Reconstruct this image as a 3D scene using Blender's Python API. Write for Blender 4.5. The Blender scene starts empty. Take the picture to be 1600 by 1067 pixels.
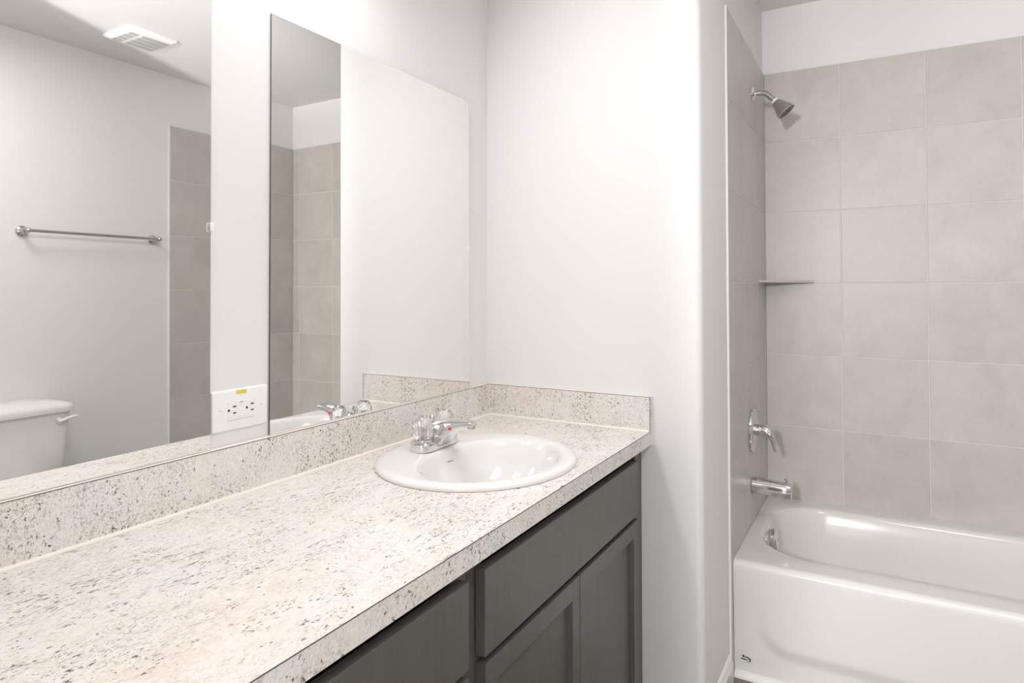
import bpy, bmesh, math, random
from mathutils import Vector, Matrix
random.seed(7)
S = bpy.context.scene
COL = S.collection
PI = math.pi
FZ = 0.86                      # counter top height; heights below are given from the counter top

# ------------------------------------------------------------------ camera
YAW, PITCH, ROLL, FPX = 0.5408, 0.0204, -0.0004, 1046.9
fw = Vector((math.cos(YAW)*math.cos(PITCH), math.sin(YAW)*math.cos(PITCH), math.sin(PITCH)))
rt = Vector((math.sin(YAW), -math.cos(YAW), 0)); up = rt.cross(fw)
r2 = rt*math.cos(ROLL)+up*math.sin(ROLL); u2 = -rt*math.sin(ROLL)+up*math.cos(ROLL)
cam = bpy.data.cameras.new('camera'); camo = bpy.data.objects.new('camera', cam); COL.objects.link(camo)
M = Matrix((( r2.x, u2.x, -fw.x), (r2.y, u2.y, -fw.y), (r2.z, u2.z, -fw.z))).to_4x4()
M.translation = Vector((-1.9635, -1.1372, 0.4191+FZ)); camo.matrix_world = M
cam.sensor_width = 36; cam.lens = FPX/1600*36
cam.shift_x = (800-744.7)/1600; cam.shift_y = -(533.5-429.6)/1600
cam.clip_start = 0.01
S.camera = camo

# ------------------------------------------------------------------ light and exposure
vs = S.view_settings
S.display_settings.display_device = 'sRGB'
vs.view_transform = 'Standard'; vs.look = 'None'; vs.gamma = 1; vs.use_curve_mapping = False
vs.exposure = 0.17
W = bpy.data.worlds.new('world'); S.world = W; W.use_nodes = True
W.node_tree.nodes['Background'].inputs[0].default_value = (1, 0.98, 0.96, 1)
W.node_tree.nodes['Background'].inputs[1].default_value = 2.6
def lamp(name, kind, loc, power, size=0.1, size_y=None, target=None, color=(1, 1, 1)):
    l = bpy.data.lights.new(name, kind); o = bpy.data.objects.new(name, l); COL.objects.link(o)
    o.location = loc; l.energy = power; l.color = color
    if kind == 'AREA':
        l.size = size
        if size_y: l.shape = 'RECTANGLE'; l.size_y = size_y
        else: l.shape = 'DISK'
    else: l.shadow_soft_size = size
    if target: o.rotation_euler = (Vector(target)-Vector(loc)).to_track_quat('-Z', 'Y').to_euler()
    return o
lamp('vanity_light', 'AREA', (-0.98, -0.14, FZ+1.36), 9.6, 0.60, 0.10, target=(-0.70, -2.2, FZ-.2), color=(1, 0.985, 0.975))
lamp('ceiling_fill', 'AREA', (-1.0, -1.60, FZ+1.60), 11, 0.60, target=(-1.0, -1.60, 0), color=(1, 0.985, 0.975))  # soft fill added under the ceiling for ambient light, no fixture there
lamp('hall_light', 'POINT', (-3.0, -0.922, FZ+0.80), 225, 0.09, color=(1, 0.98, 0.97))
up_l = lamp('ceiling_fill_spot', 'SPOT', (-3.0, -0.922, FZ-0.30), 410, 0.015, target=(-0.35, -1.70, FZ+1.648), color=(1, 0.985, 0.98))  # added spot, brightens the ceiling so the jamb's shadow edge shows
up_l.data.spot_size = math.radians(27); up_l.data.spot_blend = .7

# ------------------------------------------------------------------ materials
def mat(name, color=(.8, .8, .8), rough=.5, metal=0, **kw):
    m = bpy.data.materials.new(name); m.use_nodes = True
    b = m.node_tree.nodes['Principled BSDF']
    b.inputs['Base Color'].default_value = (*color, 1)
    b.inputs['Roughness'].default_value = rough
    b.inputs['Metallic'].default_value = metal
    for k, v in kw.items(): b.inputs[k].default_value = v
    return m
def nodes(m): return m.node_tree.nodes, m.node_tree.links, m.node_tree.nodes['Principled BSDF']
def noise(N, L, vec, scale, detail=3, rough=.5, dist=0):
    n = N.new('ShaderNodeTexNoise'); n.inputs['Scale'].default_value = scale; n.inputs['Detail'].default_value = detail
    n.inputs['Roughness'].default_value = rough; n.inputs['Distortion'].default_value = dist
    if vec is not None: L.new(vec, n.inputs['Vector'])
    return n.outputs['Fac']
def ramp(N, L, fac, stops):
    r = N.new('ShaderNodeValToRGB'); e = r.color_ramp.elements
    while len(e) < len(stops): e.new(.5)
    for k, (p, c) in zip(e, stops):
        k.position = p; k.color = (*c, 1) if len(c) == 3 else c
    L.new(fac, r.inputs[0]); return r.outputs[0]
def mix(N, L, fac, a, b, mode='MIX'):
    n = N.new('ShaderNodeMix'); n.data_type = 'RGBA'; n.blend_type = mode
    for sock, v in ((n.inputs[0], fac), (n.inputs[6], a), (n.inputs[7], b)):
        if hasattr(v, 'is_linked'): L.new(v, sock)
        elif isinstance(v, (int, float)): sock.default_value = v
        else: sock.default_value = (*v, 1)
    return n.outputs[2]
def mathn(N, L, op, a, b=0.0):
    n = N.new('ShaderNodeMath'); n.operation = op
    for s, v in ((n.inputs[0], a), (n.inputs[1], b)):
        if hasattr(v, 'is_linked'): L.new(v, s)
        else: s.default_value = v
    return n.outputs[0]
def coords(N, L, scale=(1, 1, 1), rot=(0, 0, 0)):
    t = N.new('ShaderNodeTexCoord'); mp = N.new('ShaderNodeMapping')
    mp.inputs['Scale'].default_value = scale; mp.inputs['Rotation'].default_value = rot
    L.new(t.outputs['Object'], mp.inputs['Vector']); return mp.outputs[0]
def bump(N, L, b, h, strength=.1, dist=.01):
    n = N.new('ShaderNodeBump'); n.inputs['Strength'].default_value = strength; n.inputs['Distance'].default_value = dist
    L.new(h, n.inputs['Height']); L.new(n.outputs[0], b.inputs['Normal'])

def wall_paint(name, color):
    m = mat(name, color, .62); N, L, b = nodes(m)
    bump(N, L, b, noise(N, L, coords(N, L), 260, 3), .06, .002)
    return m
M_wall = wall_paint('white_wall_paint', (.80, .79, .787))
M_ceil = wall_paint('white_ceiling_paint', (.78, .77, .765))
M_trim = mat('white_trim_paint', (.82, .81, .79), .35)

def granite(name, scale, vein, speck, gr):
    # scale stretches the grain; vein = strength of the long streaks; speck = how many dark flecks
    m = mat(name, (.75, .7, .65), .33); N, L, b = nodes(m)
    v = coords(N, L, scale)
    big = noise(N, L, v, 4.2, 3, .55, .8)
    base = ramp(N, L, big, [(.34, (.79, .70, .62)), (.44, (.79, .735, .67)), (.53, (.79, .775, .76)), (.62, (.78, .735, .68)), (.72, (.77, .67, .595))])
    mid = noise(N, L, v, 70, 6, .68, .5)
    base = mix(N, L, ramp(N, L, mid, [(.44, (0, 0, 0)), (.60, (1, 1, 1))]), base, (.83, .80, .765))
    mott = noise(N, L, v, 240, 4, .75, .5)
    mk = ramp(N, L, noise(N, L, v, 14, 3, .6, .6), [(.36, (.15, .15, .15)), (.62, (1, 1, 1))])
    base = mix(N, L, mathn(N, L, 'MULTIPLY', ramp(N, L, mott, [(.49, (0, 0, 0)), (.64, (gr, gr, gr))]), mk), base, (.38, .345, .315))
    cl = ramp(N, L, noise(N, L, v, 11, 3, .65, .6), [(.44, (.0, .0, .0)), (.56, (1, 1, 1))])
    thr = .63-.035*speck
    sp = ramp(N, L, noise(N, L, v, 165, 4, .7, .5), [(thr-.025, (0, 0, 0)), (thr+.02, (1, 1, 1))])
    base = mix(N, L, mathn(N, L, 'MULTIPLY', cl, sp), base, (.085, .072, .064))
    vo = N.new('ShaderNodeTexVoronoi'); vo.inputs['Scale'].default_value = 125
    wob = N.new('ShaderNodeTexNoise'); wob.inputs['Scale'].default_value = 160; wob.inputs['Detail'].default_value = 3; L.new(v, wob.inputs['Vector'])
    va = N.new('ShaderNodeVectorMath'); va.operation = 'MULTIPLY_ADD'; va.inputs[1].default_value = (.010, .010, .010)
    L.new(wob.outputs['Color'], va.inputs[0]); L.new(v, va.inputs[2]); L.new(va.outputs[0], vo.inputs['Vector'])
    hs = N.new('ShaderNodeSeparateColor'); L.new(vo.outputs['Color'], hs.inputs[0])
    dot = mathn(N, L, 'LESS_THAN', mathn(N, L, 'ADD', vo.outputs['Distance'], mathn(N, L, 'MULTIPLY', mid, .5)), .50)
    pick = mathn(N, L, 'GREATER_THAN', hs.outputs[0], 1-.075*speck)
    base = mix(N, L, mathn(N, L, 'MULTIPLY', mathn(N, L, 'MULTIPLY', dot, pick), .85), base, (.10, .085, .075))
    if vein:
        wv = coords(N, L, (scale[0]*.55, scale[1]*1.1, scale[2]), (0, 0, .12))
        ve = noise(N, L, wv, 75, 5, .68, 1.0)
        vm = ramp(N, L, noise(N, L, wv, 7, 2, .5, .5), [(.42, (0, 0, 0)), (.62, (1, 1, 1))])
        base = mix(N, L, mathn(N, L, 'MULTIPLY', mathn(N, L, 'MULTIPLY', ramp(N, L, ve, [(.575, (0, 0, 0)), (.64, (1, 1, 1))]), vm), vein), base, (.16, .135, .12))
    L.new(base, b.inputs['Base Color'])
    return m
M_gtop = granite('granite_laminate_top', (.68, 1.2, 1), 1, .65, .72)
M_gside = granite('granite_laminate_splash', (1.05, 1.05, .9), 0, 1, .95)
M_seam = mat('cream_seam_filler', (.86, .80, .73), .5)
M_edge = mat('dark_laminate_edge', (.10, .085, .075), .6)

def tile_mat():
    m = mat('beige_ceramic_tile', (.5, .47, .43), .24, **{'Specular IOR Level': .35}); N, L, b = nodes(m)
    g = N.new('ShaderNodeNewGeometry'); isl = g.outputs['Random Per Island']
    c = N.new('ShaderNodeTexCoord'); ad = N.new('ShaderNodeVectorMath'); ad.operation = 'ADD'
    cb = N.new('ShaderNodeCombineXYZ')
    L.new(mathn(N, L, 'MULTIPLY', isl, 37.0), cb.inputs[0]); L.new(mathn(N, L, 'MULTIPLY', isl, 91.0), cb.inputs[1])
    L.new(c.outputs['Object'], ad.inputs[0]); L.new(cb.outputs[0], ad.inputs[1])
    f = noise(N, L, ad.outputs[0], 5.5, 6, .58, .5)
    col = ramp(N, L, f, [(.28, (.50, .475, .445)), (.46, (.545, .520, .488)), (.58, (.565, .542, .51)), (.75, (.61, .585, .555))])
    f2 = noise(N, L, ad.outputs[0], 60, 4, .6)
    col = mix(N, L, .06, col, f2, 'OVERLAY')
    br = N.new('ShaderNodeHueSaturation'); L.new(col, br.inputs['Color'])
    L.new(mathn(N, L, 'ADD', mathn(N, L, 'MULTIPLY', isl, .07), .965), br.inputs['Value'])
    L.new(br.outputs[0], b.inputs['Base Color'])
    L.new(mathn(N, L, 'ADD', mathn(N, L, 'MULTIPLY', f, .2), .27), b.inputs['Roughness'])
    bump(N, L, b, f2, .05, .002)
    return m
M_tile = tile_mat()
M_grout = mat('pale_grout', (.69, .665, .635), .8)

def cabinet_mat():
    m = mat('grey_stained_wood', (.1, .095, .09), .36); N, L, b = nodes(m)
    v = coords(N, L, (14, 14, 1.1))
    f = noise(N, L, v, 6, 5, .6, .8)
    col = ramp(N, L, f, [(.3, (.083, .078, .072)), (.7, (.108, .102, .095))])
    v2 = coords(N, L, (4, 4, 1.6)); f2 = noise(N, L, v2, 2.5, 3)
    col = mix(N, L, mathn(N, L, 'MULTIPLY', f2, .3), col, (.14, .133, .124))
    L.new(col, b.inputs['Base Color']); bump(N, L, b, f, .04, .002)
    return m
M_cab = cabinet_mat()
M_cabin = mat('dark_cabinet_inside', (.035, .032, .03), .7)
M_porc = mat('white_porcelain', (.82, .80, .793), .10, **{'Coat Weight': .3, 'Coat Roughness': .05})
M_tub = mat('white_enamel', (.74, .727, .71), .16, **{'Coat Weight': .2})
M_chrome = mat('chrome', (.70, .70, .70), .06, 1)
M_nickel = mat('brushed_nickel', (.55, .535, .515), .24, 1)
M_dark = mat('dark_rubber', (.045, .043, .04), .5)
M_mirror = mat('mirror_silver', (.90, .90, .885), 0.0, 1)
M_medge = mat('mirror_glass_edge', (.06, .07, .068), .2)
M_clear = mat('clear_acrylic', (1, 1, 1), .10, **{'Transmission Weight': 1.0, 'IOR': 1.46})
M_clip = mat('milky_plastic', (.92, .91, .90), .25)
M_plate = mat('white_plastic', (.88, .87, .87), .3)
M_slot = mat('black_slot', (.015, .015, .015), .6)
M_yellow = mat('yellow_sticker', (.72, .66, .10), .5)
M_red = mat('red_dot', (.75, .04, .05), .3)
M_badge = mat('badge_backing', (.70, .69, .67), .35)
M_logo = mat('grey_print', (.30, .28, .27), .5)

def floor_mat():
    m = mat('grey_vinyl_floor', (.15, .14, .13), .45); N, L, b = nodes(m)
    f = noise(N, L, coords(N, L, (1, 9, 1)), 8, 6, .65, .5)
    L.new(ramp(N, L, f, [(.3, (.12, .112, .104)), (.7, (.24, .225, .21))]), b.inputs['Base Color'])
    return m
M_floor = floor_mat()

# ------------------------------------------------------------------ mesh helpers (all points in place, heights from the counter top)
def V(x, y, z): return Vector((x, y, z+FZ))
def obj(name, bm, m, parent=None, base=None, smooth=False, angle=35):
    """link bm as ONE mesh object; base = its origin (in place coordinates)"""
    org = parent_world(parent) if parent is not None else (Vector(base) if base is not None else Vector((0, 0, 0)))
    bmesh.ops.translate(bm, verts=bm.verts, vec=-org)
    bmesh.ops.recalc_face_normals(bm, faces=bm.faces)
    if smooth:
        for f in bm.faces: f.smooth = True
        for e in bm.edges:
            if len(e.link_faces) == 2 and e.calc_face_angle(0) > math.radians(angle): e.smooth = False
    me = bpy.data.meshes.new(name); bm.to_mesh(me); bm.free()
    for k in (m if isinstance(m, (list, tuple)) else [m]): me.materials.append(k)
    o = bpy.data.objects.new(name, me); COL.objects.link(o)
    if parent is not None: o.parent = parent
    else: o.location = org
    return o
def parent_world(p):
    v = Vector((0, 0, 0))
    while p is not None: v += p.location; p = p.parent
    return v
def tag(o, label=None, cat=None, group=None, kind=None):
    if label: o['label'] = label
    if cat: o['category'] = cat
    if group: o['group'] = group
    if kind: o['kind'] = kind
    return o
def thing(name, label, cat, base, group=None):
    o = bpy.data.objects.new(name, None); COL.objects.link(o); o.location = base; o.empty_display_size = .05
    return tag(o, label, cat, group)
def box(bm, x0, x1, y0, y1, z0, z1, bev=0, seg=2, mi=0):
    x0, x1 = sorted((x0, x1)); y0, y1 = sorted((y0, y1)); z0, z1 = sorted((z0, z1))
    vs_ = [bm.verts.new((x, y, z+FZ)) for z in (z0, z1) for y in (y0, y1) for x in (x0, x1)]
    fs = [bm.faces.new([vs_[i] for i in q]) for q in ((0, 2, 3, 1), (4, 5, 7, 6), (0, 1, 5, 4), (2, 6, 7, 3), (0, 4, 6, 2), (1, 3, 7, 5))]
    for f in fs: f.material_index = mi
    if bev:
        es = list({e for f in fs for e in f.edges})
        bmesh.ops.bevel(bm, geom=es, offset=bev, segments=seg, profile=.5, affect='EDGES', clamp_overlap=True)
    return fs
def boxbm(*a, **k):
    bm = bmesh.new(); box(bm, *a, **k); return bm
def loft(bm, rings, cap0=True, cap1=True, mi=0):
    R = [[bm.verts.new(p) for p in r] for r in rings]; n = len(R[0])
    for a, b in zip(R, R[1:]):
        for i in range(n):
            f = bm.faces.new((a[i], a[(i+1) % n], b[(i+1) % n], b[i])); f.material_index = mi
    if cap0: bm.faces.new(R[0]).material_index = mi
    if cap1: bm.faces.new(list(reversed(R[-1]))).material_index = mi
    return R
def frame(axis):
    a = Vector(axis).normalized(); t = Vector((0, 0, 1)) if abs(a.z) < .9 else Vector((1, 0, 0))
    u = a.cross(t).normalized(); return u, a.cross(u).normalized(), a
def lathe(bm, center, axis, prof, seg=32, sx=1, sy=1, mi=0):
    """prof = [(radius, along axis)]"""
    u, v, a = frame(axis); c = Vector(center)
    rings = [[c+a*h+u*(max(r, 1e-4)*sx*math.cos(2*PI*i/seg))+v*(max(r, 1e-4)*sy*math.sin(2*PI*i/seg)) for i in range(seg)] for r, h in prof]
    loft(bm, rings, mi=mi)
def tube(bm, pts, rad, seg=16, flat=None, mi=0):
    """sweep; rad = list or number; flat = list of (su, sv) squash per point"""
    pts = [Vector(p) for p in pts]; n = len(pts)
    if isinstance(rad, (int, float)): rad = [rad]*n
    tang = [(pts[min(i+1, n-1)]-pts[max(i-1, 0)]).normalized() for i in range(n)]
    u, v, _ = frame(tang[0]); rings = []
    for i in range(n):
        u = (u-tang[i]*u.dot(tang[i])).normalized(); v = tang[i].cross(u)
        fu, fv = flat[i] if flat else (1, 1)
        rings.append([pts[i]+u*(rad[i]*fu*math.cos(2*PI*k/seg))+v*(rad[i]*fv*math.sin(2*PI*k/seg)) for k in range(seg)])
    loft(bm, rings, mi=mi)
def smooth_path(ctrl, n=8):
    P = [Vector(c) for c in ctrl]; P = [2*P[0]-P[1]]+P+[2*P[-1]-P[-2]]; out = []
    for i in range(1, len(P)-2):
        for k in range(n):
            t = k/n; a, b, c, d = P[i-1:i+3]
            out.append(.5*((2*b)+(c-a)*t+(2*a-5*b+4*c-d)*t*t+(3*b-a-3*c+d)*t**3))
    out.append(P[-2]); return out
def interp(vals, n):
    out = []
    for i in range(n):
        t = i/(n-1)*(len(vals)-1); k = min(int(t), len(vals)-2); out.append(vals[k]+(vals[k+1]-vals[k])*(t-k))
    return out
def rrect(x0, x1, y0, y1, z, r, n=8):
    pts = []
    for cx, cy, a0 in ((x1-r, y1-r, 0), (x0+r, y1-r, PI/2), (x0+r, y0+r, PI), (x1-r, y0+r, 1.5*PI)):
        for k in range(n+1):
            a = a0+PI/2*k/n; pts.append(Vector((cx+r*math.cos(a), cy+r*math.sin(a), z+FZ)))
    return pts
def ellipse(cx, cy, a, b, z, n=64, p=2.0):
    out = []
    for k in range(n):
        t = 2*PI*k/n; c, s = math.cos(t), math.sin(t)
        out.append(Vector((cx+a*math.copysign(abs(c)**(2/p), c), cy+b*math.copysign(abs(s)**(2/p), s), z+FZ)))
    return out
def prism(bm, pts2, axis, a, b):
    """extrude a 2-D outline: axis 'x' uses (y, z), 'y' uses (x, z), 'z' uses (x, y)"""
    def P(p, t): return V(t, *p) if axis == 'x' else (V(p[0], t, p[1]) if axis == 'y' else V(p[0], p[1], t))
    loft(bm, [[P(p, a) for p in pts2], [P(p, b) for p in pts2]])

# ------------------------------------------------------------------ measured planes
CEIL = 1.648; FL = -FZ
YP = -0.711; YO = -2.263         # tile faces: plumbing wall and opposite wall
XE = 0.3675; XT = 1.213          # tile edge, tile face of the wall along the tub
ZT = 1.3616; PT = 0.3065; TT = 0.008
XW = -2.05; DY0, DY1 = -1.27, -0.870   # unseen wall on the camera's left; doorway narrowed to shape the hall beam
RIM = -0.481

# ------------------------------------------------------------------ setting
def struct(name, bm, m, **k): return tag(obj(name, bm, m, **k), kind='structure')
bm = bmesh.new(); box(bm, XW-1.2, XT+TT+.1, YO-.1, .1, FL-.1, FL); struct('floor', bm, M_floor)
bm = bmesh.new(); box(bm, XW-.12, XT+TT+.1, YO-.1, .1, CEIL, CEIL+.1); struct('ceiling', bm, M_ceil)
bm = bmesh.new(); box(bm, XW, 0.0, 0, .1, FL, CEIL); struct('wall_back', bm, M_wall)
# end wall beside the vanity: rounded outside corner, then the return and the plumbing wall
YPIER = YP+.007
out = [(0, .1), (0, YPIER+.022)]
for k in range(1, 9):
    a = PI+PI/2*k/8; out.append((.022+.022*math.cos(a), YPIER+.022+.022*math.sin(a)))
out += [(XE-.004, YPIER), (XE-.004, YP+TT), (XT+TT, YP+TT), (XT+TT, .1)]
bm = bmesh.new(); prism(bm, out, 'z', FL, CEIL); struct('wall_right', bm, M_wall, smooth=True, angle=30)
bm = bmesh.new(); box(bm, XT+TT, XT+TT+.1, YO-.1, .1, FL, CEIL); struct('wall_far', bm, M_wall)
bm = bmesh.new()
box(bm, XW-.1, XT+TT, YO-TT-.1, YO-TT, FL, CEIL)
struct('wall_front', bm, M_wall)
bm = bmesh.new()
box(bm, XW-.12, XW, YO-TT, DY0, FL, CEIL); box(bm, XW-.12, XW, DY1, .1, FL, CEIL); box(bm, XW-.12, XW, DY0, DY1, 2.04-FZ, CEIL)
struct('wall_left', bm, M_wall)

def tile_wall(name, place, us, zs, gap=.0036, skip=None):
    """place(u, d, z) -> point; d = 0 on the tile face, TT on the wall behind"""
    bm = bmesh.new()
    def slab(u0, u1, z0, z1, d0, d1, bev, mi):
        fs_v = [bm.verts.new(place(u, d, z)) for z in (z0, z1) for d in (d0, d1) for u in (u0, u1)]
        fs = [bm.faces.new([fs_v[i] for i in q]) for q in ((0, 2, 3, 1), (4, 5, 7, 6), (0, 1, 5, 4), (2, 6, 7, 3), (0, 4, 6, 2), (1, 3, 7, 5))]
        for f in fs: f.material_index = mi
        if bev:
            es = list({e for e in fs[2].edges})
            bmesh.ops.bevel(bm, geom=es, offset=bev, segments=2, profile=.5, affect='EDGES')
    slab(us[0], us[-1], zs[0], zs[-1], .0016, TT, 0, 1)
    for a, b in zip(us, us[1:]):
        for c, d in zip(zs, zs[1:]):
            g0 = gap/2 if a != us[0] else 0; g1 = gap/2 if b != us[-1] else 0
            h0 = gap/2 if c != zs[0] else 0; h1 = gap/2 if d != zs[-1] else 0
            slab(a+g0, b-g1, c+h0, d-h1, 0, TT-.0005, .0014, 0)
    return struct(name, bm, [M_tile, M_grout])
rows = [RIM-.012]+[ZT-PT*i for i in range(5, -1, -1)]
rows_low = [FL+.002, ZT-PT*7, ZT-PT*6]+rows[1:]
cols_far = [YO, -2.202, -1.902, -1.602, -1.3023, -1.0026, YP]
tile_wall('wall_shower_far', lambda u, d, z: V(XT+d, u, z), cols_far, rows)
cols_end = [XE, .679, .985, XT]
tile_wall('wall_shower_right', lambda u, d, z: V(u, YP+d, z), cols_end, rows_low)
tile_wall('wall_shower_front', lambda u, d, z: V(u, YO-d, z), cols_end, rows_low)
# white metal edging along the tile ends
bm = bmesh.new(); box(bm, XE-.008, XE-.0003, YP-.0010, YP+.0066, FL, ZT+.003, .0012); struct('trim_1', bm, M_trim)
bm = bmesh.new(); box(bm, XE-.010, XE-.0005, YO-TT, YO+.0012, FL, ZT+.003, .0015); struct('trim_2', bm, M_trim)
# baseboards
def base_prof(s=1): return [(0, 0), (.014, 0), (.014, .058), (.011, .066), (.009, .070), (.009, .076), (.004, .083), (0, .083)]
bm = bmesh.new(); prism(bm, [(YPIER-a, FL+b) for a, b in base_prof()], 'x', .022, XE-.0085)
struct('baseboard_right', bm, M_trim)
bm = bmesh.new(); prism(bm, [(YO-TT+a, FL+b) for a, b in base_prof()], 'x', XW, XE-.012)
struct('baseboard_front', bm, M_trim)
# quarter-round along the tub
qr = [(0, 0)]+[(-.020*math.cos(PI/2*k/6), .020*math.sin(PI/2*k/6)) for k in range(7)]
bm = bmesh.new(); prism(bm, [(.4075+a, FL+b) for a, b in qr], 'y', YP-.002, YO+.002)
struct('trim_3', bm, M_trim, smooth=True)

# ------------------------------------------------------------------ countertop
CX0, CD, CT = -1.95, -0.559, .039
SKX, SKY, SA, SB = -0.549, -0.292, .272, .231
bm = bmesh.new()
def ring_plate(z0, z1):
    n = 96
    def outer(k):
        t = 2*PI*k/n; dx, dy = math.cos(t), math.sin(t)
        # ray from the sink's centre to the slab's outline
        tx = ((-.0005-SKX) if dx > 0 else (CX0-SKX))/dx if abs(dx) > 1e-9 else 1e9
        ty = ((-.0005-SKY) if dy > 0 else (CD-SKY))/dy if abs(dy) > 1e-9 else 1e9
        s = min(tx, ty); return SKX+dx*s, SKY+dy*s
    o = [outer(k) for k in range(n)]
    # put exact corners in
    for cx, cy in ((-.0005, -.0005), (CX0, -.0005), (CX0, CD), (-.0005, CD)):
        ang = math.atan2(cy-SKY, cx-SKX) % (2*PI); k = round(ang/(2*PI)*n) % n; o[k] = (cx, cy)
    a, b = SA-.018, SB-.018
    i = [(SKX+a*math.cos(2*PI*k/n), SKY+b*math.sin(2*PI*k/n)) for k in range(n)]
    loft(bm, [[V(*p, z1) for p in i], [V(*p, z1) for p in o], [V(*p, z0) for p in o], [V(*p, z0) for p in i], [V(*p, z1) for p in i]], False, False)
ring_plate(-CT, 0)
bmesh.ops.remove_doubles(bm, verts=bm.verts, dist=1e-5)
for f in bm.faces:
    c = f.calc_center_median()
    if abs(f.normal.z) < .5: f.material_index = 1
bm.normal_update()
for f in bm.faces: f.material_index = 0 if abs(f.normal.z) > .5 else 1
counter = obj('countertop', bm, [M_gtop, M_gside], base=V(-.97, -.28, -CT))
tag(counter, 'long speckled granite-look countertop holding the oval sink, on the grey vanity', 'countertop')
bs = .019
bm = boxbm(CX0, -.0005, -bs, -.0005, .0002, .1016, bev=.0012); obj('backsplash', bm, M_gside, counter)
bm = boxbm(-bs, -.0005, CD, -bs-.0003, .0002, .1016, bev=.0012)
bm2 = obj('side_splash', bm, M_gside, counter)
bm = boxbm(-bs+.0005, .0012, CD-.0006, CD+.0002, -CT, .1012); obj('edge_band', bm, M_gside, counter)
bm = bmesh.new()
cv = [(0, 0)]+[(.0055*math.cos(PI/2*k/4), .0055*math.sin(PI/2*k/4)) for k in range(5)]
prism(bm, [(-bs-a, .0002+b) for a, b in cv], 'x', CX0, -bs)
prism(bm, [(-bs-a, .0002+b) for a, b in cv], 'y', CD+.001, -bs)
box(bm, -bs-.0025, -bs+.0005, -bs-.0025, -bs+.0005, .0002, .1015)
tag(obj('caulk_bead', bm, M_seam, counter), 'cream bead of sealant in the splash corners')
bm = bmesh.new()
box(bm, CX0, -.001, -bs+.001, -.0006, .1016, .1021); box(bm, -bs+.001, -.0006, CD, -bs, .1016, .1021)
tag(obj('splash_top_edge', bm, M_seam, counter), 'pale top edge of the splash')

bm = bmesh.new()
box(bm, CX0, -bs, CD-.0003, CD+.0008, -.0009, .0003); box(bm, CX0, -bs-.0001, -bs-.0003, -bs+.0007, .1008, .1019)
box(bm, -bs-.0003, -bs+.0007, CD, -bs-.0004, .1008, .1019); box(bm, -bs-.0004, -bs+.0008, CD-.0008, CD+.0004, .0, .1016)
tag(obj('laminate_seam', bm, M_edge, counter), 'thin dark laminate seam along the edges')

# ------------------------------------------------------------------ sink
sink = thing('bathroom_sink', 'white oval drop-in basin set in the speckled countertop', 'sink', V(SKX, SKY, .001))
bm = bmesh.new()
BX, BY, BA, BB = SKX-.004, -.335, .222, .150
def er(cx, cy, a, b, z, p=2): return ellipse(cx, cy, a, b, z, 96, p)
rings = [er(SKX, SKY, SA-.03, SB-.03, .0005), er(SKX, SKY, SA+.0005, SB+.0005, .0005), er(SKX, SKY, SA+.002, SB+.002, .004),
         er(SKX, SKY, SA, SB, .009), er(SKX, SKY, SA-.006, SB-.006, .0125), er(SKX, SKY, SA-.016, SB-.016, .0140)]
for k in range(1, 7):
    t = k/6
    rings.append(er(SKX+(BX-SKX)*t, SKY+(BY-SKY)*t, (SA-.016)+(BA-SA+.016)*t, (SB-.016)+(BB-SB+.016)*t, .0140-.0035*t**2.5))
for t, z in ((.985, .0085), (.965, .0045), (.94, -.003), (.90, -.018), (.84, -.040), (.76, -.066), (.66, -.090), (.52, -.112), (.36, -.127), (.22, -.134), (.12, -.137)):
    rings.append(er(BX, BY+.012*(1-t), BA*t, BB*t+(.014*(1-t)), z))
loft(bm, rings, False, True)
# underside shell
loft(bm, [er(SKX, SKY, SA-.03, SB-.03, .0005), er(BX, BY, BA*.95, BB*.95, -.06), er(BX, BY, BA*.7, BB*.7, -.13), er(BX, BY, .04, .04, -.15)], False, True)
bmesh.ops.remove_doubles(bm, verts=bm.verts, dist=1e-5)
obj('basin', bm, M_porc, sink, smooth=True, angle=50)
bm = bmesh.new(); lathe(bm, V(BX, BY+.012, -.1375), (0, 0, 1), [(.031, 0), (.031, .002), (.027, .0035), (.022, .001), (.021, -.004), (0, -.004)], 32)
dr = obj('drain', bm, M_chrome, sink, smooth=True)
bm = bmesh.new(); lathe(bm, V(BX, BY+.012, -.140), (0, 0, 1), [(.0, 0), (.018, .0), (.018, .006), (.014, .009), (0, .010)], 32)
obj('stopper', bm, M_chrome, dr, smooth=True)
def text_mesh(s, size, mtx, thick=.0003):
    c = bpy.data.curves.new('txt', 'FONT'); c.body = s; c.size = size; c.align_x = 'CENTER'; c.align_y = 'CENTER'; c.extrude = thick
    o = bpy.data.objects.new('txt', c); COL.objects.link(o)
    dg = bpy.context.evaluated_depsgraph_get(); me = bpy.data.meshes.new_from_object(o.evaluated_get(dg))
    bm = bmesh.new(); bm.from_mesh(me); bm.transform(mtx)
    bpy.data.objects.remove(o); bpy.data.curves.remove(c); bpy.data.meshes.remove(me); return bm
def plane_mtx(loc, xdir, ydir):
    x = Vector(xdir).normalized(); y = (Vector(ydir)-x*Vector(ydir).dot(x)).normalized(); z = x.cross(y)
    m = Matrix((x, y, z)).transposed().to_4x4(); m.translation = loc; return m
tag(obj('maker_mark', text_mesh('PROFLO', .0062, plane_mtx(V(-.537, -.2035, -.0172), (1, -.10, 0), (0, .42, 1))), M_logo, sink), 'small grey maker mark')

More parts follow.
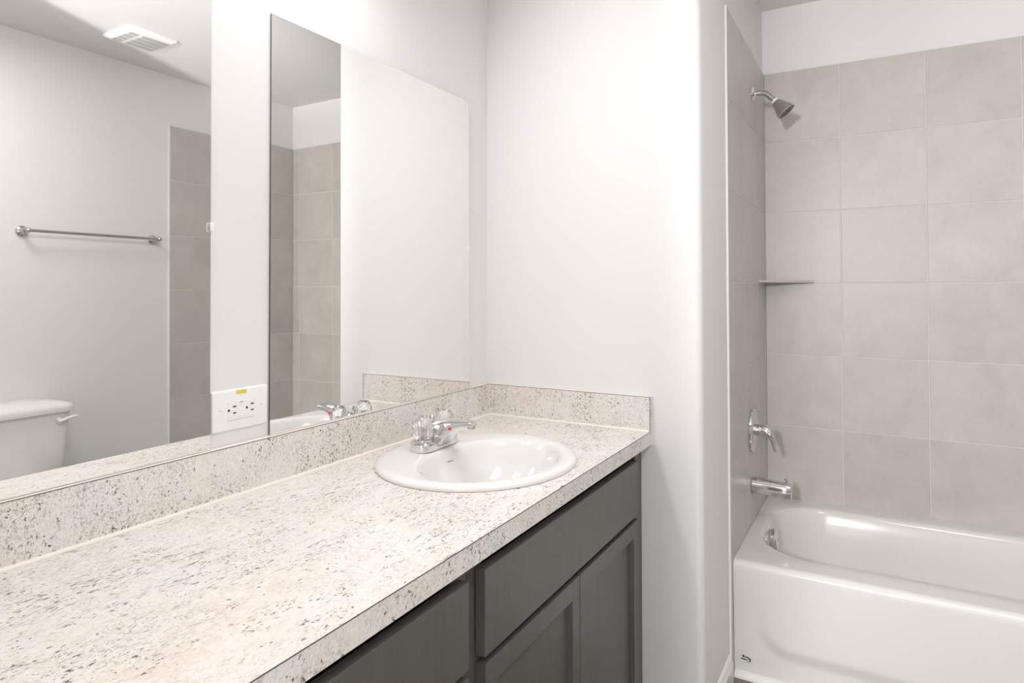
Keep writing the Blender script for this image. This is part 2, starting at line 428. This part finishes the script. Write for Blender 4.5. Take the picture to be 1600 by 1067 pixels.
# ------------------------------------------------------------------ faucet
FX, FY, F0 = -.531, -.150, .0135
fau = thing('faucet', 'chrome two-handle faucet with clear knobs on the oval sink', 'faucet', V(FX, FY, F0))
bm = bmesh.new()
def stad(a, r, z, n=14):
    pts = []
    for s, a0 in ((1, -PI/2), (-1, PI/2)):
        for k in range(n+1):
            t = a0+PI*k/n; pts.append(V(FX+s*a+r*math.cos(t), FY+r*math.sin(t), z))
    return pts
loft(bm, [stad(.054, .029, F0), stad(.054, .030, F0+.004), stad(.054, .030, F0+.0185), stad(.0535, .0285, F0+.0215), stad(.053, .026, F0+.0228), stad(.051, .020, F0+.0235)])
obj('base', bm, M_chrome, fau, smooth=True, angle=30)
# spout: broad wedge that rises from the base and reaches over the bowl
def sp_ring(y, zb, zt, w, wt):
    n = 7; pts = []
    h = zt-zb
    prof = [(-w, 0), (-w*1.02, .25), (-w*.98, .5), (-(w+wt)/2, .78), (-wt, .94), (-wt*.5, 1.0), (wt*.5, 1.0), (wt, .94), ((w+wt)/2, .78), (w*.98, .5), (w*1.02, .25), (w, 0)]
    return [V(FX+px, y, zb+h*pz) for px, pz in prof]
bm = bmesh.new()
secs = [(-.117, F0+.018, F0+.030, .020, .012), (-.124, F0+.012, F0+.044, .026, .016), (-.140, F0+.003, F0+.060, .029, .018), (-.160, F0+.002, F0+.069, .029, .018),
        (-.178, F0+.004, F0+.0735, .028, .017), (-.190, F0+.016, F0+.0755, .026, .016), (-.203, F0+.036, F0+.0765, .024, .015), (-.220, F0+.052, F0+.077, .021, .014),
        (-.240, F0+.060, F0+.0765, .018, .013), (-.262, F0+.0625, F0+.0750, .0165, .012), (-.270, F0+.063, F0+.0735, .0155, .011)]
loft(bm, [sp_ring(*s) for s in secs])
spout = obj('spout', bm, M_chrome, fau, smooth=True, angle=42)
bm = bmesh.new(); lathe(bm, V(FX, -.262, F0+.056), (0, 0, 1), [(.009, 0), (.010, .001), (.010, .008)], 24); obj('aerator', bm, M_nickel, spout, smooth=True)
bm = bmesh.new(); lathe(bm, V(FX-.0225, -.212, F0+.055), (-1, -.1, .25), [(.0042, -.002), (.0042, .0012), (.003, .002), (0, .002)], 20)
tag(obj('index_dot', bm, M_red, spout, smooth=True), 'red index dot')
for s in (-1, 1):
    kx = FX+s*.051
    bm = bmesh.new(); lathe(bm, V(kx, FY, F0+.023), (0, 0, 1), [(.022, 0), (.022, .004), (.018, .006), (0, .006)], 32)
    col = obj('collar', bm, M_chrome, fau, smooth=True)
    bm = bmesh.new(); seg = 156
    rings = []
    for r, h in ((.0165, 0), (.0215, .001), (.0240, .006), (.0245, .016), (.0235, .030), (.0212, .042), (.0175, .0505), (.0115, .0555), (.005, .057)):
        am = .022 if .003 < h < .048 else 0
        rings.append([V(kx+r*(1+am*math.cos(26*2*PI*k/seg))*math.cos(2*PI*k/seg), FY+r*(1+am*math.cos(26*2*PI*k/seg))*math.sin(2*PI*k/seg), F0+.030+h) for k in range(seg)])
    loft(bm, rings)
    kn = obj('knob', bm, M_clear, fau, smooth=True, angle=60); tag(kn, 'clear fluted acrylic knob')
    bm = bmesh.new(); lathe(bm, V(kx, FY, F0+.0295), (0, 0, 1), [(.010, 0), (.010, .004), (.0045, .007), (.0045, .020), (.0065, .022), (.0065, .028), (0, .028)], 24)
    obj('stem', bm, M_nickel, kn, smooth=True)
bm = bmesh.new(); tube(bm, [V(FX, FY+.010, F0+.040), V(FX, FY+.010, F0+.070)], .0026, 12)
lathe(bm, V(FX, FY+.010, F0+.066), (0, 0, 1), [(.003, 0), (.0065, .004), (.0072, .009), (.005, .013), (0, .014)], 20)
obj('lift_rod', bm, M_chrome, fau, smooth=True)

# ------------------------------------------------------------------ vanity cabinets
YF, YD = -.528, -.550
def drawer_front(x0, x1, z0, z1):
    bm = bmesh.new(); box(bm, x0, x1, YD, YF-.001, z0, z1, .0016, 2); return bm
def shaker(x0, x1, z0, z1, st=.058):
    bm = bmesh.new(); box(bm, x0, x1, YD, YF-.001, z0, z1)
    bm.normal_update(); bm.faces.ensure_lookup_table()
    f = min(bm.faces, key=lambda q: q.calc_center_median().y)
    bmesh.ops.inset_region(bm, faces=[f], thickness=st, depth=0)
    bmesh.ops.inset_region(bm, faces=[f], thickness=.004, depth=0)
    for v in f.verts: v.co.y += .012
    es = [e for e in bm.edges if all(abs(v.co.y-YD) < 1e-5 for v in e.verts) and any(abs(l.normal.y) < .3 for l in e.link_faces) and (abs(e.verts[0].co.x-e.verts[1].co.x) > (x1-x0)*.9 or abs(e.verts[0].co.z-e.verts[1].co.z) > (z1-z0)*.9)]
    bmesh.ops.bevel(bm, geom=es, offset=.0014, segments=2, profile=.5, affect='EDGES'); return bm
CBOT, CTOP = FL+.10, -.0395
def carcass(x0, x1):
    bm = bmesh.new(); t = .016
    box(bm, x0, x0+t, YF+.0185, -.004, FL, CTOP); box(bm, x1-t, x1, YF+.0185, -.004, FL, CTOP)
    box(bm, x0+t, x1-t, YF+.0185, -.004, CBOT, CBOT+t); box(bm, x0+t, x1-t, -.010, -.004, CBOT+t, CTOP)
    box(bm, x0+t, x1-t, YF+.075, YF+.09, FL, CBOT)
    return bm
def face_frame(x0, x1, l, r, rails):
    bm = bmesh.new()
    box(bm, x0, x0+l, YF, YF+.018, CBOT, CTOP, .001); box(bm, x1-r, x1, YF, YF+.018, CBOT, CTOP, .001)
    for a, b in rails: box(bm, x0+l+.0002, x1-r-.0002, YF+.0002, YF+.018, a, b)
    return bm
sc = thing('sink_cabinet', 'dark grey two-door vanity cabinet under the sink, with a flat false drawer front', 'cabinet', V(-.49, -.28, FL))
X0, X1 = -.986, -.002
obj('carcass', carcass(X0, X1), M_cabin, sc)
obj('face_frame', face_frame(X0, X1, .052, .060, [(CBOT, CBOT+.05)]), M_cab, sc)
obj('false_drawer_front', drawer_front(-.957, -.104, -.216, -.066), M_cab, sc)
obj('door', shaker(-.955, -.5335, CBOT+.018, -.229), M_cab, sc)
obj('door', shaker(-.5305, -.102, CBOT+.018, -.229), M_cab, sc)
dc = thing('drawer_cabinet', 'dark grey vanity drawer cabinet nearest the camera, left of the sink cabinet', 'cabinet', V(-1.36, -.28, FL))
X0, X1 = -1.74, -.9864
obj('carcass', carcass(X0, X1), M_cabin, dc)
obj('face_frame', face_frame(X0, X1, .045, .048, [(CBOT, CBOT+.05)]), M_cab, dc)
for a, b in ((-.211, -.066), (-.425, -.224), (CBOT+.018, -.438)):
    obj('drawer_front', drawer_front(-1.715, -1.010, a, b), M_cab, dc)

# ------------------------------------------------------------------ wall mirrors
def mirror(label, x0, x1, z0, z1, psi, ta, px, clips):
    rot = Matrix.Rotation(psi, 4, 'Z') @ Matrix.Rotation(-ta, 4, 'X')
    piv = V(px, -.0090, .1024)
    bm = bmesh.new(); box(bm, x0, x1, -.0090, -.0060, z0, z1)
    bm.normal_update()
    for f in bm.faces: f.material_index = 0 if f.normal.y < -.5 else 1
    bm.transform(Matrix.Translation(piv) @ rot @ Matrix.Translation(-piv))
    o = obj('wall_mirror', bm, [M_mirror, M_medge], base=V((x0+x1)/2, -.0065, z0))
    tag(o, label, 'mirror', 'unframed mirrors over the vanity')
    for cx, cz, s in clips:
        bm = bmesh.new(); box(bm, cx-.004, cx+.004, -.0130, -.0100, cz-.009, cz+.009, .0012)
        box(bm, cx+s*.0022, cx+s*.0050, -.0108, -.0003, cz-.009, cz+.009, .0008)
        tag(obj('mirror_clip', bm, M_clip, o, smooth=True), 'small milky plastic clip')
    return o
mirror('frameless wall mirror right of the outlet, above the sink', -.9475, -.1347, .1030, 1.0218, -.0068, .0021, -.5, [(-.1365, .544, 1)])
mirror('frameless wall mirror left of the outlet, reflecting the towel bar and toilet', -1.912, -1.1005, .1030, 1.0218, .0013, .0061, -1.5, [(-1.1015, .541, 1)])

# ------------------------------------------------------------------ outlet between the mirrors
OX, OZ = -1.024, .1725
ou = thing('wall_outlet', 'white horizontal double outlet with yellow sticker between the two mirrors', 'outlet', V(OX, -.0005, OZ))
bm = bmesh.new()
loft(bm, [[V(p.x, y, p.z2) for p in pts] for y, pts in ()]) if False else None
def plate_ring(w, h, r, y, n=6):
    return [Vector((OX+p.x, y, OZ+FZ+p.y)) for p in [Vector((q.x, q.y, 0)) for q in rrect(-w, w, -h, h, -FZ, r, n)]]
loft(bm, [plate_ring(.0705, .042, .005, -.0005), plate_ring(.0705, .042, .005, -.003), plate_ring(.0685, .040, .0045, -.0058), plate_ring(.066, .0375, .004, -.0065)])
obj('cover_plate', bm, M_plate, ou, smooth=True, angle=40)
bm = bmesh.new(); box(bm, OX-.034, OX+.034, -.0075, -.006, OZ-.0165, OZ+.0165, .001)
for cx in (OX-.0235, OX+.0215):
    for dx, dz, w, h in ((.006, .0065, .0042, .0013), (.006, -.0065, .0036, .0013)):
        box(bm, cx+dx-w, cx+dx+w, -.0078, -.0072, OZ+dz-h, OZ+dz+h, mi=1)
    lathe(bm, V(cx-.008, -.0072, OZ), (0, -1, 0), [(.0026, 0), (.0026, .0006), (0, .0006)], 16, mi=1)
rc = obj('receptacle', bm, [M_plate, M_slot], ou)
bm = bmesh.new(); box(bm, OX-.004, OX+.004, -.0085, -.0073, OZ+.0125, OZ+.0155, .0004); obj('test_button', bm, mat('grey_button', (.55, .54, .53), .4), rc)
bm = bmesh.new(); box(bm, OX-.035, OX+.035, -.0069, -.0063, OZ-.0215, OZ-.0205); obj('plate_groove', bm, mat('grey_groove', (.55, .53, .53), .5), ou)
for s in (-1, 1):
    bm = bmesh.new(); lathe(bm, V(OX+s*.0505, -.006, OZ+.002), (0, -1, 0), [(.0036, 0), (.0034, .0012), (0, .0014)], 20)
    box(bm, OX+s*.0505-.003, OX+s*.0505+.003, -.0076, -.0072, OZ+.0016, OZ+.0024, mi=1)
    obj('screw', bm, [M_plate, mat('screw_slot', (.35, .34, .33), .5)], ou)
bm = bmesh.new(); box(bm, OX-.013, OX+.013, -.0070, -.0064, OZ+.0305, OZ+.0385); tag(obj('sticker', bm, M_yellow, ou), 'yellow sticker')

# ------------------------------------------------------------------ bathtub
TX0, TX1, TY0, TY1 = .398, XT-.0005, YO+.0008, YP-.0008
tub = thing('bathtub', 'white alcove bathtub with a sculpted apron, below the tiled walls', 'bathtub', V((TX0+TX1)/2, (TY0+TY1)/2, FL))
bm = bmesh.new(); N_ = 10
OX0, OX1, OY0, OY1 = .520, 1.125, -2.19, -.762
rr = []
def ring(i, z, r, d=0): rr.append(rrect(OX0+i, OX1-i, OY0+i*1.3, OY1-i*.55, z, r, N_))
rr.append(rrect(TX0+.022, TX1, TY0, TY1, RIM, .0012, N_))
for t in (.35, .7): rr.append(rrect(TX0+.022+(OX0-.012-TX0-.022)*t, TX1+(OX1+.012-TX1)*t, TY0+(OY0-.012-TY0)*t, TY1+(OY1+.010-TY1)*t, RIM+.001, .012+.17*t, N_))
rr.append(rrect(OX0-.012, OX1+.012, OY0-.012, OY1+.010, RIM, .20, N_))
ring(-.004, RIM-.002, .196); ring(.003, RIM-.008, .192); ring(.009, RIM-.02, .188)
ring(.02, RIM-.06, .18); ring(.04, RIM-.16, .17); ring(.06, RIM-.25, .15); ring(.085, RIM-.30, .13); ring(.13, RIM-.325, .10); ring(.2, RIM-.332, .06)
loft(bm, rr, False, True)
# apron: cross-section swept along the tub, with a shallow recessed panel
ny, sect = 150, []
def sm(a, b, x):
    t = max(0, min(1, (x-a)/(b-a))); return t*t*(3-2*t)
zs = [FL+.001+(RIM-.030-FL)*k/60 for k in range(61)]
grid = []
for j in range(ny+1):
    y = TY1+(TY0-TY1)*j/ny; row = []
    dy = min(y-TY0, TY1-y)
    for z in zs:
        # rounded-rectangle distance to the panel outline
        px = dy-.070-.10; pz = (z-FL)-.090-.10
        d = min(px, pz) if (px > 0 or pz > 0) and not (px < 0 and pz < 0) else 0
        if px < 0 and pz < 0: dist = .10-math.hypot(px, pz)
        else: dist = .10+min(px, pz)
        rec = .010*(1-sm(-.010, .040, dist))*(1-sm(RIM-.20, RIM-.035, z))
        row.append((TX0+rec, y, z))
    for k in range(1, 9):
        a = PI/2*k/8; row.append((TX0+.022-.022*math.cos(a), y, RIM-.022+.022*math.sin(a)))
    grid.append([bm.verts.new(V(*p)) for p in row])
for a, b in zip(grid, grid[1:]):
    for k in range(len(a)-1): bm.faces.new((a[k], a[k+1], b[k+1], b[k]))
bmesh.ops.remove_doubles(bm, verts=bm.verts, dist=1e-4)
obj('tub_shell', bm, M_tub, tub, smooth=True, angle=50)
bm = bmesh.new(); oa = Vector((0, -1, .12)).normalized(); oc = V(.83, -.773, RIM-.058)
lathe(bm, oc, oa, [(.036, 0), (.038, .004), (.0385, .018), (.036, .022), (.030, .0235), (.012, .0245), (0, .0245)], 40)
ov = obj('overflow_cover', bm, M_chrome, tub, smooth=True, angle=30)
bm = bmesh.new(); lathe(bm, oc+oa*.0245, oa, [(.005, 0), (.005, .003), (0, .004)], 16); obj('screw', bm, M_chrome, ov, smooth=True)
bm = bmesh.new(); lathe(bm, V(.82, -.98, RIM-.3315), (0, 0, 1), [(.036, 0), (.036, .003), (.028, .005), (.02, .002), (0, .002)], 32); obj('drain', bm, M_chrome, tub, smooth=True)
# maker's badge at the foot of the apron
bx = TX0+.0088; by, bz = -.748, -.801
bm = bmesh.new()
loft(bm, [[V(x, by+.021*math.cos(t), bz+.0145*math.sin(t)) for t in [2*PI*k/40 for k in range(40)]] for x in (TX0+.012, bx)])
bg = obj('badge', bm, M_badge, tub); tag(bg, 'small oval maker badge')
bm = bmesh.new(); pts = []
arc = [(a, 0) for a in range(0, 1)]
o_, i_ = [], []
for k in range(21):
    t = math.radians(128-208*k/20); w = .0012+.0052*math.sin(PI*min(1, k/17))**.8
    c = (.0155*math.cos(t), .0088*math.sin(t)); s = (1-w/.0155*.9)
    o_.append(c); i_.append((c[0]*s, c[1]*s*.94))
for k in range(20):
    q = [o_[k], o_[k+1], i_[k+1], i_[k]]
    loft(bm, [[V(bx-.0002, by-a, bz+b) for a, b in q], [V(bx-.0007, by-a, bz+b) for a, b in q]])
for q in ([(-.0110, .0125), (-.0060, .0125), (-.0050, .0055), (-.0095, .0050)], [(-.0150, .0018), (-.0150, -.0018), (.0040, -.0034), (.0040, .0)]):
    loft(bm, [[V(bx-.0002, by-a, bz+b) for a, b in q], [V(bx-.0007, by-a, bz+b) for a, b in q]])
obj('badge_mark', bm, M_slot, bg)

# ------------------------------------------------------------------ tub and shower fittings
SX = .800
ts = thing('tub_spout', 'chrome tub spout low on the tiled end wall, above the bathtub rim', 'spout', V(SX, YP, -.334))
bm = bmesh.new()
def spring(y, zc, rx, rz, fl=0, n=28):
    pts = []
    for k in range(n):
        t = 2*PI*k/n; c, s = math.cos(t), math.sin(t)
        pts.append(V(SX+rx*math.copysign(abs(c)**.85, c), y, zc+rz*math.copysign(abs(s)**.85, s)-(fl if s < -.3 else 0)))
    return pts
loft(bm, [spring(YP-.0005, -.333, .026, .028), spring(YP-.004, -.333, .029, .031), spring(YP-.030, -.333, .029, .031), spring(YP-.085, -.334, .0275, .0285), spring(YP-.102, -.335, .027, .0275), spring(YP-.112, -.335, .0265, .027, .007),
          spring(YP-.130, -.336, .025, .0265, .009), spring(YP-.137, -.336, .023, .0245, .009), spring(YP-.139, -.336, .019, .020, .008)])
obj('body', bm, M_chrome, ts, smooth=True, angle=40)
bm = bmesh.new(); lathe(bm, V(SX, YP-.122, -.311), (0, 0, 1), [(.0035, 0), (.0035, .010), (.0075, .0115), (.0085, .0145), (.006, .017), (0, .0172)], 20); obj('diverter_knob', bm, M_chrome, ts, smooth=True)

VX, VZ = .808, -.127
vv = thing('shower_valve', 'round chrome shower valve with lever handle on the tiled end wall', 'valve', V(VX, YP, VZ))
bm = bmesh.new(); lathe(bm, V(VX, YP-.0005, VZ), (0, -1, 0), [(.083, 0), (.084, .003), (.0825, .008), (.077, .012), (.060, .0145), (.030, .0165), (0, .0165)], 64); obj('escutcheon', bm, M_chrome, vv, smooth=True, angle=30)
bm = bmesh.new(); lathe(bm, V(VX, YP-.014, VZ+.004), (0, -1, 0), [(.021, 0), (.021, .014), (.018, .018), (0, .018)], 32); obj('sleeve', bm, M_nickel, vv, smooth=True)
bm = bmesh.new()
ctrl = [V(VX, YP-.028, VZ+.004), V(VX, YP-.045, VZ+.004), V(VX, YP-.062, VZ-.006), V(VX, YP-.074, VZ-.030), V(VX, YP-.079, VZ-.055), V(VX, YP-.084, VZ-.072)]
pth = smooth_path(ctrl, 6); n = len(pth)
tube(bm, pth, interp([.020, .0215, .022, .020, .0155, .012, .010, .009], n), 24, [(1, 1) if i < n*.4 else (1.1, .62) for i in range(n)])
obj('lever_handle', bm, M_chrome, vv, smooth=True, angle=50)

HX = .885
sh = thing('shower_fixture', 'brushed metal shower head on a curved arm high on the tiled end wall', 'shower head', V(HX, YP, 1.194))
bm = bmesh.new(); lathe(bm, V(HX, YP-.0005, 1.194), (0, -1, 0), [(.031, 0), (.031, .002), (.026, .005), (.014, .009), (.0115, .014), (0, .014)], 40); obj('flange', bm, M_chrome, sh, smooth=True, angle=40)
bm = bmesh.new()
pth = smooth_path([V(HX, YP-.002, 1.194), V(HX, YP-.025, 1.196), V(HX, YP-.048, 1.191), V(HX, YP-.068, 1.173), V(HX, YP-.084, 1.156)], 6); tube(bm, pth, .0105, 20); obj('arm', bm, M_nickel, sh, smooth=True)
hd = Vector((0, -.053, -.062)).normalized()
hc = V(HX, YP-.082, 1.158)
bm = bmesh.new(); lathe(bm, hc, hd, [(.0125, -.002), (.0145, .001), (.0145, .006), (.012, .008)], 28); obj('collar', bm, M_clip, sh, smooth=True)
bm = bmesh.new(); lathe(bm, hc, hd, [(.012, .006), (.0165, .008), (.0185, .013), (.0205, .020), (.0265, .034), (.033, .050), (.0365, .060), (.037, .066), (.034, .0675), (.0325, .0655), (0, .0655)], 40); hb = obj('head', bm, M_nickel, sh, smooth=True, angle=40)
bm = bmesh.new(); lathe(bm, hc, hd, [(.0322, .0660), (.0322, .0672), (0, .0678)], 40); fp = obj('spray_face', bm, M_dark, hb)
bm = bmesh.new(); u, v, a = frame(hd)
for rr_, nn in ((.008, 6), (.017, 12), (.026, 20)):
    for k in range(nn):
        t = 2*PI*k/nn; c = hc+a*.0672+u*(rr_*math.cos(t))+v*(rr_*math.sin(t)); lathe(bm, c, hd, [(.0013, 0), (.001, .002), (0, .002)], 6)
bm2 = obj('nozzles', bm, M_nickel, sh)

# corner shelf
cs = bmesh.new()
L_ = .192
def tri(z, d=0): return [V(XT-.0003, YP-.0003, z), V(XT-L_+d, YP-.0003, z), V(XT-L_+d, YP-.012, z), V(XT-.012, YP-L_+d, z), V(XT-.0003, YP-L_+d, z)]
loft(cs, [tri(.444, .001), tri(.445), tri(.453), tri(.4545, .0015)])
tag(obj('corner_shelf', cs, M_tile, base=V(XT, YP, .449)), 'small triangular tile shelf in the shower corner', 'shelf')

# ------------------------------------------------------------------ seen in the mirror: towel bar, toilet, fan grille
YWALL = YO-TT
tb = thing('towel_bar', 'chrome towel bar on the white wall, seen in the left mirror', 'towel bar', V(-.063, YWALL, .714))
for x in (-.389, .264):
    bm = bmesh.new(); lathe(bm, V(x, YWALL+.0005, .714), (0, 1, 0), [(.0245, 0), (.026, .003), (.0245, .009), (.017, .014), (.0105, .022), (.0095, .045), (.0115, .050), (.0115, .056)], 32)
    lathe(bm, V(x, YWALL+.066, .714), (0, 1, 0), [(.0123*math.cos(t), .0123*math.sin(t)) for t in [-PI/2+PI*k/12 for k in range(13)]], 28)
    obj('post', bm, M_nickel, tb, smooth=True, angle=40)
bm = bmesh.new(); tube(bm, [V(-.381, YWALL+.066, .714), V(.256, YWALL+.066, .714)], .0075, 20); obj('bar', bm, M_nickel, tb, smooth=True)

TXC = -.492
to = thing('toilet', 'white toilet against the wall below the towel bar, tank seen in the left mirror', 'toilet', V(TXC, -1.93, FL))
def tank_ring(w0, yb, yf, z, r=.045, bow=.012, n=8):
    pts = rrect(TXC-w0, TXC+w0, yb, yf, z, r, n)
    for p in pts:
        if p.y > yf-r-.001: p.y += bow*(1-((p.x-TXC)/w0)**2)
    return pts
yb = YWALL+.012
bm = bmesh.new(); loft(bm, [tank_ring(.204, yb+.01, -2.085, -.425, .04), tank_ring(.209, yb+.006, -2.078, -.41, .042), tank_ring(.226, yb, -2.066, -.20), tank_ring(.231, yb, -2.062, -.115)])
obj('tank', bm, M_porc, to, smooth=True, angle=50)
bm = bmesh.new(); loft(bm, [tank_ring(.236, yb-.004, -2.055, -.1145, .05), tank_ring(.244, yb-.006, -2.046, -.110, .055), tank_ring(.246, yb-.006, -2.044, -.094, .055), tank_ring(.243, yb-.004, -2.047, -.084, .055), tank_ring(.236, yb, -2.055, -.077, .055), tank_ring(.20, yb+.012, -2.078, -.066, .05), tank_ring(.15, yb+.030, -2.105, -.058, .04), tank_ring(.08, yb+.05, -2.13, -.054, .03)])
obj('tank_lid', bm, M_porc, to, smooth=True, angle=50)
bm = bmesh.new(); lx = TXC+.165
lathe(bm, V(lx, -2.068, -.148), (0, 1, 0), [(.013, 0), (.013, .016), (.009, .020), (0, .020)], 20)
tube(bm, smooth_path([V(lx-.012, -2.043, -.150), V(lx+.01, -2.040, -.147), V(lx+.035, -2.040, -.140), V(lx+.068, -2.043, -.138)], 5), [.012]*16, 14, [(1, .6)]*16)
obj('flush_lever', bm, M_porc, to, smooth=True, angle=50)
# bowl, seat and seat lid
BCY = -1.80
def bowl(a, b, z, cy=BCY): return ellipse(TXC, cy, a, b, z, 48, 2.2)
bm = bmesh.new(); loft(bm, [bowl(.11, .24, FL+.0005, -1.86), bowl(.108, .235, FL+.03, -1.86), bowl(.10, .20, FL+.12, -1.87), bowl(.125, .21, FL+.22, -1.84), bowl(.17, .235, FL+.32, BCY), bowl(.182, .245, FL+.385, BCY), bowl(.178, .24, FL+.395, BCY), bowl(.14, .195, FL+.395, BCY), bowl(.12, .17, FL+.33, BCY), bowl(.06, .08, FL+.24, BCY)])
box(bm, TXC-.10, TXC+.10, -2.225, -1.98, FL+.22, FL+.434, .02)
obj('bowl', bm, M_porc, to, smooth=True, angle=50)
bm = bmesh.new(); loft(bm, [bowl(.185, .248, FL+.397), bowl(.188, .25, FL+.405), bowl(.185, .247, FL+.415), bowl(.12, .175, FL+.415), bowl(.118, .172, FL+.397), bowl(.185, .248, FL+.397)], False, False)
obj('seat', bm, M_porc, to, smooth=True)
bm = bmesh.new(); loft(bm, [bowl(.183, .246, FL+.4165), bowl(.187, .249, FL+.424), bowl(.180, .243, FL+.432), bowl(.10, .15, FL+.436)])
obj('seat_lid', bm, M_porc, to, smooth=True)

# exhaust fan grille
fan = thing('exhaust_fan', 'white exhaust fan grille on the ceiling, seen in the left mirror', 'fan', V(-.045, -1.895, CEIL))
gx0, gx1, gy0, gy1 = -.175, .075, -1.995, -1.775
bm = bmesh.new(); loft(bm, [rrect(gx0, gx1, gy0, gy1, CEIL-.0004, .008, 5), rrect(gx0, gx1, gy0, gy1, CEIL-.006, .008, 5), rrect(gx0+.006, gx1-.006, gy0+.006, gy1-.006, CEIL-.013, .008, 5), rrect(gx0+.022, gx1-.022, gy0+.022, gy1-.022, CEIL-.020, .006, 5)])
for row_ in range(4):
    y0 = gy0+.030+row_*.041
    for k in range(40):
        x = gx0+.030+k*.0049
        if 8 < k < 13: continue
        box(bm, x, x+.0020, y0, y0+.034, CEIL-.0204, CEIL-.0190, mi=1)
obj('grille', bm, [M_plate, mat('fan_slot', (.22, .215, .21), .7)], fan, smooth=True, angle=30)
